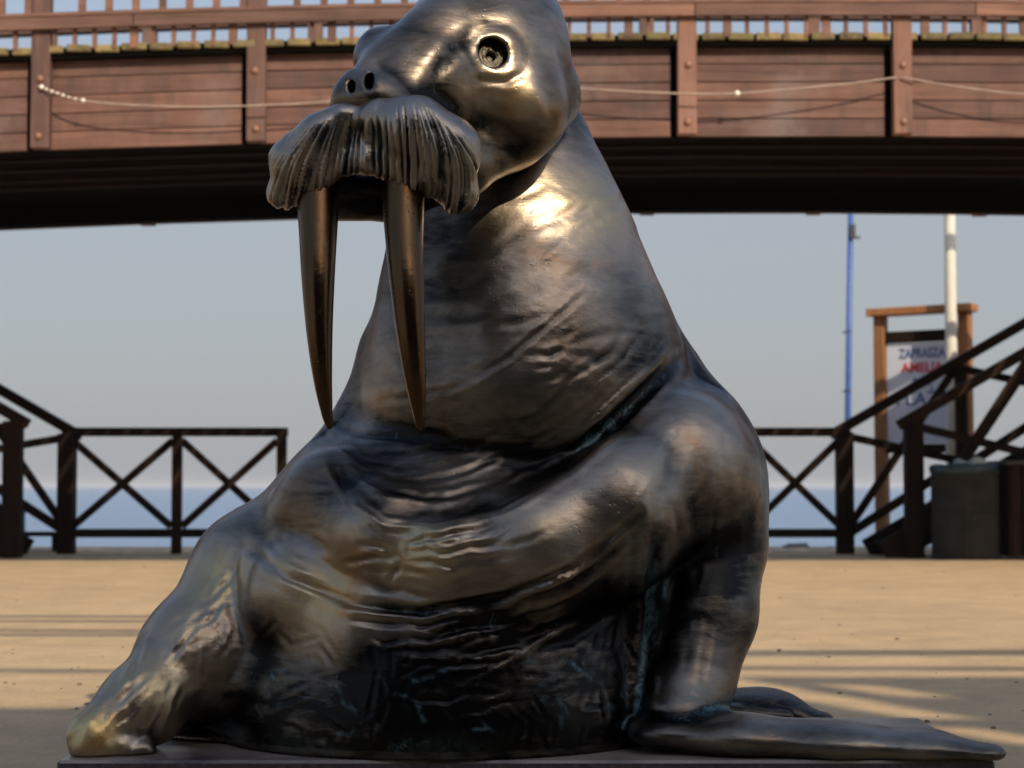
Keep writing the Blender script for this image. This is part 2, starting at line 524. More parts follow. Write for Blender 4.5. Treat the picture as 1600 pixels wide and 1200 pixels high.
# deck planks run across; their mossy ends stand proud of the fascia
deck_pitch = 0.205
m_plank = []
for wd in (0.142, 0.138, 0.134):
    mb = MB().box((0, (DR - DF) / 2, 0), (wd, DR - DF + 0.12, 0.052))
    me = mb.mesh('deck_plank', M['deck'], bevel=0.006)
    m_plank.append(me)
m_end = [MB().box((0, 0, 0), (wd, 0.035, 0.056)).mesh('mossy_end', M['deck_end'], bevel=0.008) for wd in (0.188, 0.180, 0.172)]
x = BX0
while x < BX1:
    k = random.randrange(3)
    p = place('deck_plank', m_plank[k], bridge, bl(x + random.uniform(-.004, .004), DF, arch(x) + 0.735 + random.uniform(-.004, .004)))
    place('mossy_end', m_end[k], p, (0, -0.078 + random.uniform(-.008, .006), random.uniform(-.003, .003)), (0, random.uniform(-.03, .03), 0))
    x += deck_pitch
# girders underneath
def arch_bar(name, x0, x1, y, z, w, h, mat, seg=10, parent=bridge):
    mb = MB()
    xs = [x0 + (x1 - x0) * i / seg for i in range(seg + 1)]
    vs = []
    for xx in xs:
        zc = arch(xx) + z
        for dy, dz in ((-w / 2, -h / 2), (w / 2, -h / 2), (w / 2, h / 2), (-w / 2, h / 2)):
            vs.append((xx, y - DF + dy, zc + dz))
    fs = [(0, 3, 2, 1), (seg * 4, seg * 4 + 1, seg * 4 + 2, seg * 4 + 3)]
    for i in range(seg):
        for q in range(4):
            q2 = (q + 1) % 4
            fs.append((i * 4 + q, i * 4 + q2, i * 4 + 4 + q2, i * 4 + 4 + q))
    return mb.add(vs, fs).build(name, mat, parent)
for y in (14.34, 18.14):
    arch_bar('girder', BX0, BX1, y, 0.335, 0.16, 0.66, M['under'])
arch_bar('sun_baffle', BX0, BX1, 15.36, 0.06, 1.88, 0.03, M['under'])  # added baffles that keep sun stripes off the girders
arch_bar('sun_baffle', BX0, BX1, 17.66, 0.22, 0.79, 0.03, M['under'])
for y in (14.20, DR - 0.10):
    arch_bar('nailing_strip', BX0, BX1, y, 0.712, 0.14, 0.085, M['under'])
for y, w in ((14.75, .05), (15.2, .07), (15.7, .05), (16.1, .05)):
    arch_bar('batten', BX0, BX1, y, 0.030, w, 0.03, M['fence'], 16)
# bottom rail, its ledge, handrail
for side in (0, 1):
    y = DF - 0.125 if side == 0 else DR + 0.125
    for k in range(-2, 8):
        x0 = -0.28 - PITCHP + k * 2.08 - 3.0; x1 = x0 + 2.072
        arch_bar('rail', x0, x1, y, 0.925, 0.045, 0.092, M['rail'], 3)
    arch_bar('rail_ledge', BX0, BX1, y + (0.03 if side == 0 else -0.03), 0.986, 0.12, 0.026, M['rail'], 16)
    arch_bar('handrail', BX0, BX1, y + (0.05 if side == 0 else -0.05), 1.93, 0.16, 0.05, M['rail'], 16)
m_bal = MB().box((0, 0, 0.07), (0.030, 0.035, 0.17)).mesh('baluster', M['rail'])
m_balw = MB().box((0, 0, 0.07), (0.062, 0.035, 0.17)).mesh('baluster', M['rail'])
m_balu = MB().box((0, 0, 0.46), (0.052, 0.035, 0.92)).mesh('picket', M['rail'])
x = BX0; i = 0
while x < BX1:
    if min(abs(x - q) for q in post_x) > 0.085:
        place('baluster', m_balw if i % 5 == 3 else m_bal, bridge, bl(x, DF - 0.082, arch(x) + 0.745))
    x += 0.147; i += 1
x = BX0
while x < BX1:
    if min(abs(x - q) for q in post_x) > 0.1:
        place('picket', m_balu, bridge, bl(x, DF - 0.075, arch(x) + 0.99))
    x += 0.2
for x in (-10.2, 10.5):
    for y in (14.6, 17.9):
        MB().box((0, 0, (arch(x)) / 2), (0.3, 0.3, arch(x))).build('pier', M['under'], bridge, bl(x, y, 0))

# festoon ropes hung along the fascia
def sag_line(pts, n=10):
    out = []
    for i in range(len(pts) - 1):
        for k in range(n):
            t = k / n
            p0 = pts[max(i - 1, 0)]; p1 = pts[i]; p2 = pts[i + 1]; p3 = pts[min(i + 2, len(pts) - 1)]
            out.append(0.5 * ((2 * p1) + (p2 - p0) * t + (2 * p0 - 5 * p1 + 4 * p2 - p3) * t * t + (3 * p1 - p0 - 3 * p2 + p3) * t ** 3))
    out.append(pts[-1])
    return out
def festoon(uv, label, knots, thick=0.0065):
    pts = [P(u, v, DF - 0.12 - 0.08 * math.sin(math.pi * i / (len(uv) - 1))) for i, (u, v) in enumerate(uv)]
    t = thing('festoon_rope', pts[0])
    tag(t, label, 'rope', 'festoon ropes slung along the bridge side')
    ln = sag_line(pts, 8)
    MB().tube([p - pts[0] for p in ln], thick, 6).build('rope', M['rope'], t, smooth=True)
    for u, v, r in knots:
        j = min(range(len(ln)), key=lambda q: abs(ln[q].x - P(u, v, DF - 0.18).x))
        MB().lathe([(r * .4, -r), (r * .9, -r * .5), (r, 0), (r * .8, r * .6), (r * .3, r)], 8, ln[j] - pts[0]).build('bulb', M['bulb'], t, smooth=True)
    return t
festoon([(60, 134), (90, 146), (130, 157), (200, 164), (300, 167), (400, 165), (520, 158), (640, 140), (738, 118)],
        'pale slack rope with frayed knotted left end hanging across the left bridge boards', [(62, 134, .018), (69, 137, .011), (78, 141, .012), (88, 145, .010), (98, 149, .012), (108, 152, .009), (118, 155, .010), (128, 157, .016)])
festoon([(742, 116), (840, 132), (950, 141), (1060, 146), (1152, 146), (1260, 137), (1340, 129), (1400, 121)],
        'pale slack rope with one white bulb hanging across the boards right of the walrus head', [(1152, 146, .021)])
festoon([(1408, 121), (1500, 136), (1600, 147), (1720, 147), (1880, 120)],
        'pale slack rope running off the right edge across the last bridge boards', [(1720, 147, .02)])

# ------------------------------------------------------------------ dark cross-braced fences and stair rails
DN = 20.0
def fence_run(label, xs, D, ztop, zbot, newel=None, group='dark cross-braced fences beside the promenade'):
    t = thing('braced_fence', (xs[0], D, 0))
    tag(t, label, 'fence', group)
    o = Vector((xs[0], D, 0))
    def L_(x, z, dy=0.0):
        return Vector((x - o.x, dy, z))
    for i, x in enumerate(xs):
        w = 0.10
        if newel is not None and i == newel: w = 0.18
        MB().box(L_(x, (ztop - 0.047) / 2), (w, w * 0.9, ztop - 0.047)).build('post', M['fence_post'], t, bevel=0.005)
    MB().bar(L_(xs[0] - 0.06, ztop), L_(xs[-1] + 0.06, ztop), 0.13, 0.09).build('top_rail', M['fence'], t, bevel=0.006)
    for i in range(len(xs) - 1):
        a, b = xs[i] + 0.052, xs[i + 1] - 0.052
        MB().bar(L_(a, zbot), L_(b, zbot), 0.06, 0.09).build('bottom_rail', M['fence'], t)
        MB().bar(L_(a, ztop - 0.09, -.024), L_(b, zbot + 0.07, -.024), 0.045, 0.075).build('brace', M['fence'], t)
        MB().bar(L_(a, zbot + 0.07, .024), L_(b, ztop - 0.09, .024), 0.045, 0.075).build('brace', M['fence'], t)
    return t
ztop, zbot = ZV(675, DN), ZV(833, DN)
fence_run('dark cross-braced wooden fence left of the walrus, ending behind its shoulder', [XU(108, DN), XU(278, DN), XU(441, DN)], DN, ztop, zbot)
fence_run('dark cross-braced wooden fence between the walrus shoulder and the right stairs', [XU(1010, DN), XU(1164, DN), XU(1318, DN)], DN, ztop, zbot)

def stair_flight(label, x0, sgn, rails):
    """Timber stairs rising along x (sgn) to the bridge, with two cross-braced balustrades."""
    t = thing('timber_stairs', (x0, DN, 0))
    tag(t, label, 'stairs', 'timber stairs up to the bridge')
    slope, rise, run = 0.575, 0.167, 0.29
    n = 21
    y0, y1 = 18.86 - DN, -0.10
    m_tr = MB().box((0, 0, 0), (0.31, y1 - y0 - 0.2, 0.05)).mesh('tread', M['fence'], bevel=0.004)
    for k in range(n):
        place('tread', m_tr, t, (sgn * (0.25 + k * run), (y0 + y1) / 2, rise * (k + 1) - 0.03))
    for y in (y0 + 0.08, y1 - 0.06):
        MB().bar((sgn * 0.05, y, 0.03), (sgn * (0.05 + n * run), y, 0.03 + n * rise), 0.07, 0.26).build('stringer', M['fence'], t)
    for (xa, D, zt, zb, pitch, np_) in rails:
        y = D - DN
        for i in range(np_):
            x = xa + sgn * pitch * i
            dz = slope * pitch * i
            w = 0.172 if i == 0 else 0.11
            zl = 0.0 if i == 0 else max(0.0, dz - 0.2)
            MB().box((x - x0, y, (zl + zt + dz - 0.05) / 2), (w, w, zt + dz - 0.05 - zl)).build('post', M['fence_post'], t, bevel=0.005)
            if i + 1 < np_:
                xb = x + sgn * pitch
                e = sgn * 0.06
                dz2 = dz + slope * pitch
                MB().bar((x - x0 + e, y, zb + dz), (xb - x0 - e, y, zb + dz2), 0.06, 0.09).build('lower_rail', M['fence'], t)
                MB().bar((x - x0 + e, y - .026, zt + dz - 0.10), (xb - x0 - e, y - .026, zb + dz2 + 0.05), 0.045, 0.08).build('brace', M['fence'], t)
                MB().bar((x - x0 + e, y + .026, zb + dz + 0.07), (xb - x0 - e, y + .026, zt + dz2 - 0.10), 0.045, 0.08).build('brace', M['fence'], t)
        xe = xa + sgn * pitch * (np_ - 1)
        MB().bar((xa - x0 - sgn * 0.14, y, zt - 0.08), (xe - x0, y, zt + slope * pitch * (np_ - 1)), 0.14, 0.10).build('handrail', M['fence'], t, bevel=0.006)
    return t
stair_flight('dark timber stairs with braced rails rising to the right behind the concrete bin', 3.62, 1,
             [(XU(1318, DN) + 0.001, DN + 0.004, ZV(668, DN), ZV(832, DN), 1.22, 6), (XU(1426, 18.86), 18.86, ZV(652, 18.86), ZV(830, 18.86), 1.22, 6)])
stair_flight('dark timber stairs with braced rails rising off the left edge', XU(60, DN), -1,
             [(XU(108, DN) - 0.011, DN + 0.004, ZV(670, DN), ZV(826, DN), 1.22, 6), (XU(22, 18.86), 18.86, ZV(650, 18.86), ZV(826, 18.86), 1.22, 6)])

# ------------------------------------------------------------------ notice board
sg = thing('notice_board', P(1445, 859, 21.2))
sg.location.z = 0
sg.rotation_euler = (0, 0, R(-36))
tag(sg, 'tall orange-brown wooden notice board with white poster behind the right stairs', 'notice board')
W2 = 0.50
for s in (-1, 1):
    MB().box((s * W2, 0, 1.30), (0.13, 0.13, 2.60), taper=0.96).build('post', M['sign_wood'], sg, bevel=0.008)
MB().bar((-W2 - 0.115, -0.02, 2.645), (W2 + 0.115, -0.02, 2.645), 0.24, 0.085).build('roof_board', M['sign_wood'], sg, bevel=0.008)
MB().bar((-W2 + 0.07, 0, 2.36), (W2 - 0.07, 0, 2.36), 0.07, 0.13).build('top_beam', M['fence'], sg)
MB().bar((-W2 + 0.07, 0, 1.12), (W2 - 0.07, 0, 1.12), 0.07, 0.10).build('bottom_beam', M['fence'], sg)
pan = MB().box((0, 0, 1.73), (W2 * 2 - 0.15, 0.03, 1.11)).build('poster', M['panel'], sg)
def text(body, size, x, z, mat, w=None):
    cu = bpy.data.curves.new('lettering', 'FONT')
    cu.body = body; cu.size = size; cu.align_x = 'CENTER'; cu.align_y = 'CENTER'; cu.extrude = 0.002
    cu.offset = 0.004
    ob = bpy.data.objects.new('tmp', cu)
    COL.objects.link(ob)
    dg = bpy.context.evaluated_depsgraph_get()
    me = bpy.data.meshes.new_from_object(ob.evaluated_get(dg))
    bpy.data.objects.remove(ob)
    xs = [v.co.x for v in me.vertices]
    if w and xs:
        f = w / (max(xs) - min(xs))
        for v in me.vertices: v.co.x *= f
    me.materials.clear(); me.materials.append(mat)
    return place('lettering', me, pan, (x, -0.019, z), (math.pi / 2, 0, 0))
text('ZAPRASZA', 0.15, 0.0, 2.17, M['ink_blue'], 0.55)
text('AMELIA', 0.15, 0.0, 2.01, M['ink_red'], 0.50)
text('NA', 0.14, 0.0, 1.85, M['ink_blue'], 0.22)
text('PLAŻĘ', 0.20, 0.0, 1.66, M['ink_blue'], 0.62)

# ------------------------------------------------------------------ poles
wp = thing('white_pole', (XU(1487, 20.75), 20.75, 0))
tag(wp, 'slim cream white pole standing in front of the notice board', 'pole')
MB().lathe([(0.075, 0), (0.066, 1.5), (0.060, 4.4), (0.05, 4.5)], 14).build('shaft', M['white_paint'], wp, smooth=True)
MB().lathe([(0.12, 0), (0.12, 0.05), (0.085, 0.07)], 14).build('foot_plate', M['white_paint'], wp)
bp = thing('blue_mast', (XU(1318.5, 27.0), 27.0, -0.66))
tag(bp, 'thin bright blue mast rising from the beach above the right fence', 'mast')
top = P(1330, 270, 27.0) - bp.location
mid_ = top * 0.5
MB().tube([(0, 0, 0), mid_, top], [0.05, 0.045, 0.04], 10).build('shaft', M['blue_paint'], bp, smooth=True)
cl = P(1329, 362, 27.0) - bp.location
MB().box(cl + Vector((0.02, -0.05, 0)), (0.07, 0.07, 0.20)).box(cl + Vector((0.07, -0.05, -0.09)), (0.11, 0.05, 0.03)).build('cleat', M['black_plastic'], bp)
for v in (520, 612):
    c2 = P(1322, v, 27.0) - bp.location
    MB().tube([c2 + Vector((-0.06, -0.04, 0)), c2 + Vector((0.06, -0.04, 0.02))], 0.012, 6).build('cleat', M['black_plastic'], bp)

# ------------------------------------------------------------------ bins
cb = thing('concrete_bin', (XU(1506, 18.65), 18.65, 0))
tag(cb, 'round dark concrete litter bin with blue bag over its rim at the stair foot', 'litter bin')
MB().lathe([(0.315, 0), (0.325, 0.03), (0.325, 0.44), (0.315, 0.455), (0.325, 0.47), (0.327, 0.86), (0.30, 0.89), (0.27, 0.88)], 28).build('drum', M['concrete'], cb, smooth=False, bevel=0)
prof = [(0.335, 0.845), (0.338, 0.875), (0.325, 0.905), (0.28, 0.915), (0.25, 0.86)]
bag = MB().lathe(prof, 26)
bag.v = [(x + random.uniform(-.008, .008), y + random.uniform(-.008, .008), z + (random.uniform(-.05, .012) if abs(z - .845) < .01 else random.uniform(-.012, .012))) for x, y, z in bag.v]
bag.build('bag', M['bag'], cb, smooth=True)
for (dx, dy, r) in ((0.10, -0.05, 0.09), (-0.04, 0.05, 0.07), (0.16, 0.08, 0.07)):
    lp = MB().lathe([(r * .3, -r), (r * .85, -r * .5), (r, 0), (r * .8, r * .5), (r * .3, r * .8)], 10, (dx, dy, 0.91))
    lp.v = [(x + random.uniform(-.015, .015), y, z + random.uniform(-.015, .015)) for x, y, z in lp.v]
    lp.build('litter', M['litter'], cb, smooth=True)
wb = thing('slatted_bin', (XU(1626, 18.75), 18.75, 0))
tag(wb, 'black slatted box bin with flat lid at the right edge beside the concrete bin', 'litter bin')
for k in range(8):
    MB().box((-0.35 + 0.1 * k, -0.35, 0.46), (0.085, 0.025, 0.86)).build('slat', M['fence_post'], wb, bevel=0.004)
    MB().box((-0.41, -0.32 + 0.092 * k, 0.46), (0.025, 0.08, 0.86)).build('slat', M['fence_post'], wb, bevel=0.004)
MB().box((0, 0, 0.45), (0.76, 0.64, 0.82)).build('body', M['black_plastic'], wb)
MB().box((0, 0, 0.925), (0.92, 0.82, 0.05)).build('lid', M['black_plastic'], wb, bevel=0.012)

# low bench, teal post and shore rocks
be = thing('low_bench', (XU(62, 20.9), 20.9, 0))
tag(be, 'low dark wooden bench behind the left fence post', 'bench')
for k in range(3):
    MB().box((0, -0.16 + 0.16 * k, 0.185), (0.62, 0.14, 0.045)).build('seat_plank', M['fence'], be, bevel=0.005)
for s in (-1, 1):
    MB().box((s * 0.24, 0, 0.08), (0.09, 0.36, 0.16)).build('leg', M['fence'], be)
tp = thing('teal_post', (XU(36, 21.6), 21.6, 0))
tag(tp, 'short teal post with a side arm behind the left stairs', 'post')
MB().lathe([(0.05, 0), (0.045, 0.3), (0.045, 0.44)], 10).build('shaft', M['teal'], tp, smooth=True)
MB().tube([(0, 0, 0.40), (0.05, 0, 0.43), (0.11, 0, 0.44)], [0.03, 0.024, 0.02], 8).build('arm', M['teal'], tp, smooth=True)
def rock(loc, s, label):
    bm = bmesh.new()
    bmesh.ops.create_icosphere(bm, subdivisions=2, radius=1)
    for v in bm.verts:
        k = 1 + random.uniform(-.2, .2)
        v.co = Vector((v.co.x * s[0] * k, v.co.y * s[1] * k, max(v.co.z, -.5) * s[2] * k))
    me = bpy.data.meshes.new('shore_rock'); bm.to_mesh(me); bm.free()
    me.materials.append(M['rock'])
    o = place('shore_rock', me, None, loc)
    tag(o, label, 'rock', 'rocks at the edge of the beach')
rock(P(1243, 861, 22.2), (0.20, 0.16, 0.10), 'largest grey rock at the promenade edge under the right fence')
rock(P(1300, 862, 22.2), (0.12, 0.12, 0.06), 'small flat grey rock beside the right fence newel post')

# ------------------------------------------------------------------ unseen building added behind the camera to shade and darken the lower walrus
shade_bldg = thing('unseen_shade_building', (4, -4.6, 0))
tag(shade_bldg, 'unseen dark timber building added behind the camera to shade the walrus', 'building')
def cl_(x, y, z): return Vector((x - 4, y + 4.6, z))
HW = 8.1                       # height of the main wall
MB().box(cl_(0.5, -7.1, HW / 2), (11.0, 6.2, HW)).build('wall', M['shade_bldg_wall'], shade_bldg)
MB().box(cl_(9.25, -7.3, 3.7), (6.4, 6.2, 7.4)).build('wall', M['shade_bldg_wall'], shade_bldg)
for i in range(5):
    for j in range(3):
        f = MB().box(cl_(-3.8 + 2.1 * i, -3.985, 1.5 + 2.4 * j), (1.3, 0.06, 1.5)).build('window', M['fence'], shade_bldg)
        MB().box(cl_(-3.8 + 2.1 * i, -3.945, 1.5 + 2.4 * j), (1.12, 0.03, 1.32)).build('pane', M['glass'], f, loc=None)
# taller stepped bay, its openings shaped to drop light patches on the sand
tw = MB()
def slab(x0, x1, z0, z1):
    tw.box(cl_((x0 + x1) / 2, -4.1, (z0 + z1) / 2), (x1 - x0, 0.14, z1 - z0))
for z0, z1, gap in ((0, 7.42, None), (7.42, 7.83, (6.02, 6.24)), (7.83, 7.90, None), (7.90, 8.31, (6.14, 6.40)), (8.31, 8.38, None), (8.38, 8.79, (6.52, 6.77)), (8.79, 8.91, None)):
    xl = 6.003 if z0 < 8.3 else 6.42
    if gap is None:
        slab(xl, 12.5, z0, z1)
    else:
        if gap[0] - xl > 0.02: slab(xl, gap[0], z0, z1)
        slab(gap[1], 12.5, z0, z1)
tw.build('parapet', M['shade_bldg_wall'], shade_bldg)
MB().bar(cl_(5.3, -4.0, 9.66), cl_(13, -4.0, 9.82), 0.08, 0.16).build('parapet_rail', M['shade_bldg_wall'], shade_bldg)  # rails added for their stripe shadows on the sand
MB().bar(cl_(5.0, -4.0, 9.18), cl_(13, -4.0, 9.07), 0.06, 0.085).build('parapet_rail', M['shade_bldg_wall'], shade_bldg)
for x in (9.0, 12.4):
    MB().box(cl_(x, -4.06, 9.3), (0.09, 0.09, 1.0)).build('parapet_post', M['shade_bldg_wall'], shade_bldg)
for (za, zb) in ((11.7, 11.48), (11.32, 11.2), (10.9, 10.65), (10.56, 10.48), (9.2, 9.0)):  # unseen cables added to cast thin stripe shadows on the ground
    MB().bar(cl_(1.5, -4.0, za), cl_(5.5, -4.0, zb), 0.07, 0.07).build('cable', M['shade_bldg_wall'], shade_bldg)
for x in (1.5, 5.5):
    MB().box(cl_(x, -4.1, 9.95), (0.12, 0.12, 3.7)).build('cable_post', M['shade_bldg_wall'], shade_bldg)

# ------------------------------------------------------------------ plinth
PT = ZV(1188.5, 4.19)        # top of the plinth
pl = thing('granite_plinth', (0.03, 4.575, 0))
tag(pl, 'low dark purple granite plinth under the bronze walrus', 'plinth')
pw, pd = 2.03, 0.77
MB().box((0, 0, (PT - 0.012) / 2 - 0.02), (pw - 0.06, pd - 0.06, PT - 0.012 + 0.04 - 0.02)).build('base_block', M['granite'], pl)
MB().box((0, 0, PT - 0.03), (pw, pd, 0.06)).build('top_slab', M['granite'], pl, bevel=0.006)


# ------------------------------------------------------------------ sea air
hz = MB().box((0, 20000, 4.2), (40400, 40600, 14.3)).build('haze', None)
hm = bpy.data.materials.new('sea_air')
hm.use_nodes = True
for n in list(hm.node_tree.nodes):
    if n.type != 'OUTPUT_MATERIAL': hm.node_tree.nodes.remove(n)
pv = hm.node_tree.nodes.new('ShaderNodeVolumePrincipled')
pv.inputs['Color'].default_value = (0.86, 0.88, 0.92, 1)
pv.inputs['Density'].default_value = 0.00022
hm.node_tree.links.new(pv.outputs[0], hm.node_tree.nodes['Material Output'].inputs['Volume'])
hz.data.materials.append(hm)
tag(hz, kind='stuff')
# ------------------------------------------------------------------ the bronze walrus: one sculpted body surface
# The body is a blend of solid volumes (a distance field) turned into one mesh.
F32 = np.float32
random.seed(21)
def S(r, D):                      # photograph pixels -> metres at distance D
    return r * D / FOC
def smin(a, b, k):
    h = np.clip(0.5 + 0.5 * (b - a) / k, 0, 1)
    return b + (a - b) * h - k * h * (1 - h)
def ell(c, r, rot=None):
    c = np.array(c, F32); r = np.array(r, F32)
    rm = None if rot is None else np.array(Euler([R(q) for q in rot]).to_matrix().inverted(), F32)
    def f(p):
        q = p - c
        if rm is not None: q = q @ rm.T
        k0 = np.sqrt(((q / r) ** 2).sum(1))
        k1 = np.sqrt(((q / (r * r)) ** 2).sum(1)) + 1e-6
        return k0 * (k0 - 1) / k1
    return f
def chain(pts, k=0.03, flat=None):
    """Tapered limb through (point, radius) pairs; flat squashes it along an axis."""
    A = [(np.array(p, F32), float(r)) for p, r in pts]
    fl = None if flat is None else np.array(flat, F32)
    def f(p):
        d = None
        pp = p if fl is None else p * fl
        for (a, ra), (b, rb) in zip(A[:-1], A[1:]):
            a2, b2 = (a, b) if fl is None else (a * fl, b * fl)
            ab = b2 - a2
            h = np.clip(((pp - a2) @ ab) / (ab @ ab), 0, 1)
            hs = h * h * (3 - 2 * h)
            q = np.sqrt(((pp - a2 - h[:, None] * ab) ** 2).sum(1)) - (ra + (rb - ra) * (0.5 * h + 0.5 * hs))
            d = q if d is None else smin(d, q, k)
        return d
    return f
def E(u, v, D, ru, rd, rv, rot=None):           # ellipsoid: radii across / deep / tall
    return ell(P(u, v, D), (S(ru, D), rd, S(rv, D)), rot)
def CH(pts, k=0.03, flat=None):                 # (u, v, D, r_px)
    return chain([(P(u, v, D), S(r, D)) for u, v, D, r in pts], k, flat)
def ring(c, axis, R0, r0, sq=1.0):
    c = np.array(c, F32); ax = np.array(Vector(axis).normalized(), F32)
    def f(p):
        q = p - c
        h = q @ ax
        rr = np.sqrt(np.maximum(((q - h[:, None] * ax) ** 2).sum(1), 1e-12))
        return np.sqrt((rr - R0) ** 2 + h * h) - r0
    return f

EYE_C = P(768, 86, 4.265)
EYE_AX = Vector((0.16, -1.0, 0.10)).normalized()

torso = [
    (E(692, 1000, 4.77, 326, 0.54, 272), 0),
    (E(684, 1140, 4.60, 330, 0.415, 190), .16),
    (E(745, 850, 4.74, 320, 0.42, 220), .10),
    (E(760, 880, 4.98, 250, 0.36, 210), .15),                                   # back
    # mantle roll round the chest
    (CH([(1098, 668, 4.73, 52), (1058, 708, 4.55, 84), (960, 785, 4.39, 88), (840, 845, 4.33, 78), (700, 872, 4.32, 68), (590, 838, 4.37, 72), (520, 790, 4.50, 80), (520, 785, 4.72, 58)], .06), .065),
    (CH([(1085, 770, 4.54, 74), (965, 842, 4.39, 80), (845, 890, 4.33, 72), (720, 905, 4.33, 56)], .06), .06),
    (E(482, 848, 4.60, 70, 0.15, 74), .10),
    # soft second roll under it, left side
    (CH([(425, 872, 4.62, 60), (470, 930, 4.42, 72), (560, 985, 4.34, 58), (640, 1000, 4.34, 40)], .05), .05),
    # viewer-right arm
    (E(1098, 780, 4.74, 93, 0.17, 118), .10),
    (E(1072, 735, 4.62, 102, 0.20, 96, (0, 25, 0)), .10),
    (CH([(1098, 755, 4.72, 86), (1104, 850, 4.66, 80), (1098, 960, 4.56, 70), (1082, 1065, 4.46, 52), (1056, 1128, 4.37, 54)], .10), .055),
    (CH([(1000, 820, 4.56, 40), (1003, 950, 4.52, 36), (1000, 1085, 4.46, 34)], .04), .05),
    # its flipper lying on the plinth
    (chain([(P(1040, 1145, 4.33) , .080), (P(1150, 1150, 4.33), .115), (P(1300, 1160, 4.30), .112), (P(1430, 1166, 4.27), .090), (P(1535, 1176, 4.21), .050)], .04, (1, 1, 2.3)), .04),
    # viewer-left arm
    (CH([(480, 835, 4.80, 84), (395, 896, 4.68, 90), (308, 1022, 4.52, 83), (224, 1100, 4.39, 58), (146, 1150, 4.29, 40)], .06), .10),
    (CH([(262, 1080, 4.50, 55), (340, 1035, 4.66, 78)], .05), .05),
    (CH([(132, 1174, 4.26, 18), (225, 1176, 4.30, 20)], .03), .03),
    # hind flippers
    (chain([(P(1090, 1108, 4.93), .10), (P(1185, 1106, 4.89), .11), (P(1274, 1124, 4.84), .045)], .03, (1, 1, 2.3)), .03),
    (chain([(P(1120, 1116, 4.80), .03), (P(1230, 1121, 4.77), .016)], .03), .012),
    (chain([(P(200, 1150, 4.70), .09), (P(352, 1152, 4.52), .055)], .03, (1, 1, 2.4)), .02),
]
neck = [
    (CH([(835, 750, 4.87, 286), (818, 610, 4.79, 258), (814, 540, 4.79, 237), (804, 450, 4.79, 208), (799, 380, 4.80, 187), (790, 300, 4.82, 158), (780, 230, 4.82, 136), (762, 140, 4.76, 116)], .03), 0),
    (CH([(1000, 500, 4.84, 30), (1038, 590, 4.86, 52), (1092, 700, 4.86, 62)], .05), .07),
    (CH([(606, 560, 4.80, 36), (578, 670, 4.80, 46), (548, 745, 4.78, 54)], .05), .07),
]
head = [
    (E(757, 95, 4.52, 137, 0.225, 140), 0),
    (E(790, 60, 4.60, 93, 0.22, 110), .03),
    (CH([(740, 95, 4.44, 112), (660, 135, 4.31, 90), (600, 175, 4.19, 66)], .06), .05),      # snout
    (E(690, 60, 4.36, 72, 0.12, 58, (0, -25, 0)), .05),                                     # forehead
    (E(590, 86, 4.36, 38, 0.09, 46, (0, 20, 0)), .030),                                     # far brow
    (E(772, 102, 4.385, 86, 0.125, 86), .045),                                              # near eye mound
    (E(806, 168, 4.42, 84, 0.17, 70, (0, 22, 0)), .060),                                    # cheek
    (CH([(836, 95, 4.36, 18), (852, 170, 4.37, 15)], .02), .040),                           # temple ridge
    (CH([(842, 150, 4.56, 66), (790, 204, 4.44, 62), (715, 258, 4.34, 52), (620, 302, 4.36, 40), (520, 304, 4.34, 38)], .03), .035),  # jaw
    (E(652, 226, 4.19, 84, 0.10, 70, (0, 12, 0)), .030),                                   # whisker pads
    (E(496, 244, 4.21, 58, 0.08, 52), .030),
    (CH([(560, 180, 4.17, 30), (506, 225, 4.21, 42)], .03), .03),
    (E(560, 302, 4.34, 112, 0.10, 34), .03),                                                # mouth
    (CH([(558, 128, 4.17, 20), (612, 108, 4.27, 48)], .03), .03),
    (CH([(547, 150, 4.145, 24), (578, 147, 4.13, 22)], .02), .05),                        # nose tip
    (ring(EYE_C + EYE_AX * 0.002, EYE_AX, S(29, 4.26), S(4.4, 4.26)), .036),
]
carve = [
    (ell(EYE_C + EYE_AX * 0.006, (S(24.5, 4.26), .034, S(26, 4.26)), (0, -28, 9)), .006),
    (chain([(P(544, 140, 3.98), S(6.0, 4.1)), (P(551, 135, 4.14), S(6.0, 4.1))], .01, (1, 1, .62)), .006),
    (chain([(P(571, 132, 3.98), S(8.5, 4.1)), (P(580, 126, 4.17), S(8.0, 4.1))], .01, (1, 1, .62)), .006),
]
def union(lst, p):
    d = None
    for f, k in lst:
        q = f(p)
        d = q if d is None else smin(d, q, max(k, 1e-4))
    return d
def sdf(p):
    p = np.asarray(p, F32)
    t = union(torso, p)
    n = union(neck, p)
    h = union(head, p)
    sx = np.clip((np.abs(p[:, 0] - 0.02) - 0.30) / 0.22, 0, 1) + np.clip((p[:, 1] - 4.72) / 0.15, 0, 1)
    kk = (0.028 + 0.13 * np.clip(sx, 0, 1) ** 1.5).astype(F32)          # crisp fold in front, soft at the shoulders and back
    d = smin(smin(t, n, kk), h, .022)
    for f, k in carve:
        d = -smin(-d, f(p), k)
    return np.maximum(d, (PT + 0.0015) - p[:, 2])        # flat where it sits on the plinth

def sdf_chunks(p, n=400000, fn=None):
    fn = fn or sdf
    return np.concatenate([fn(p[i:i + n]) for i in range(0, len(p), n)])

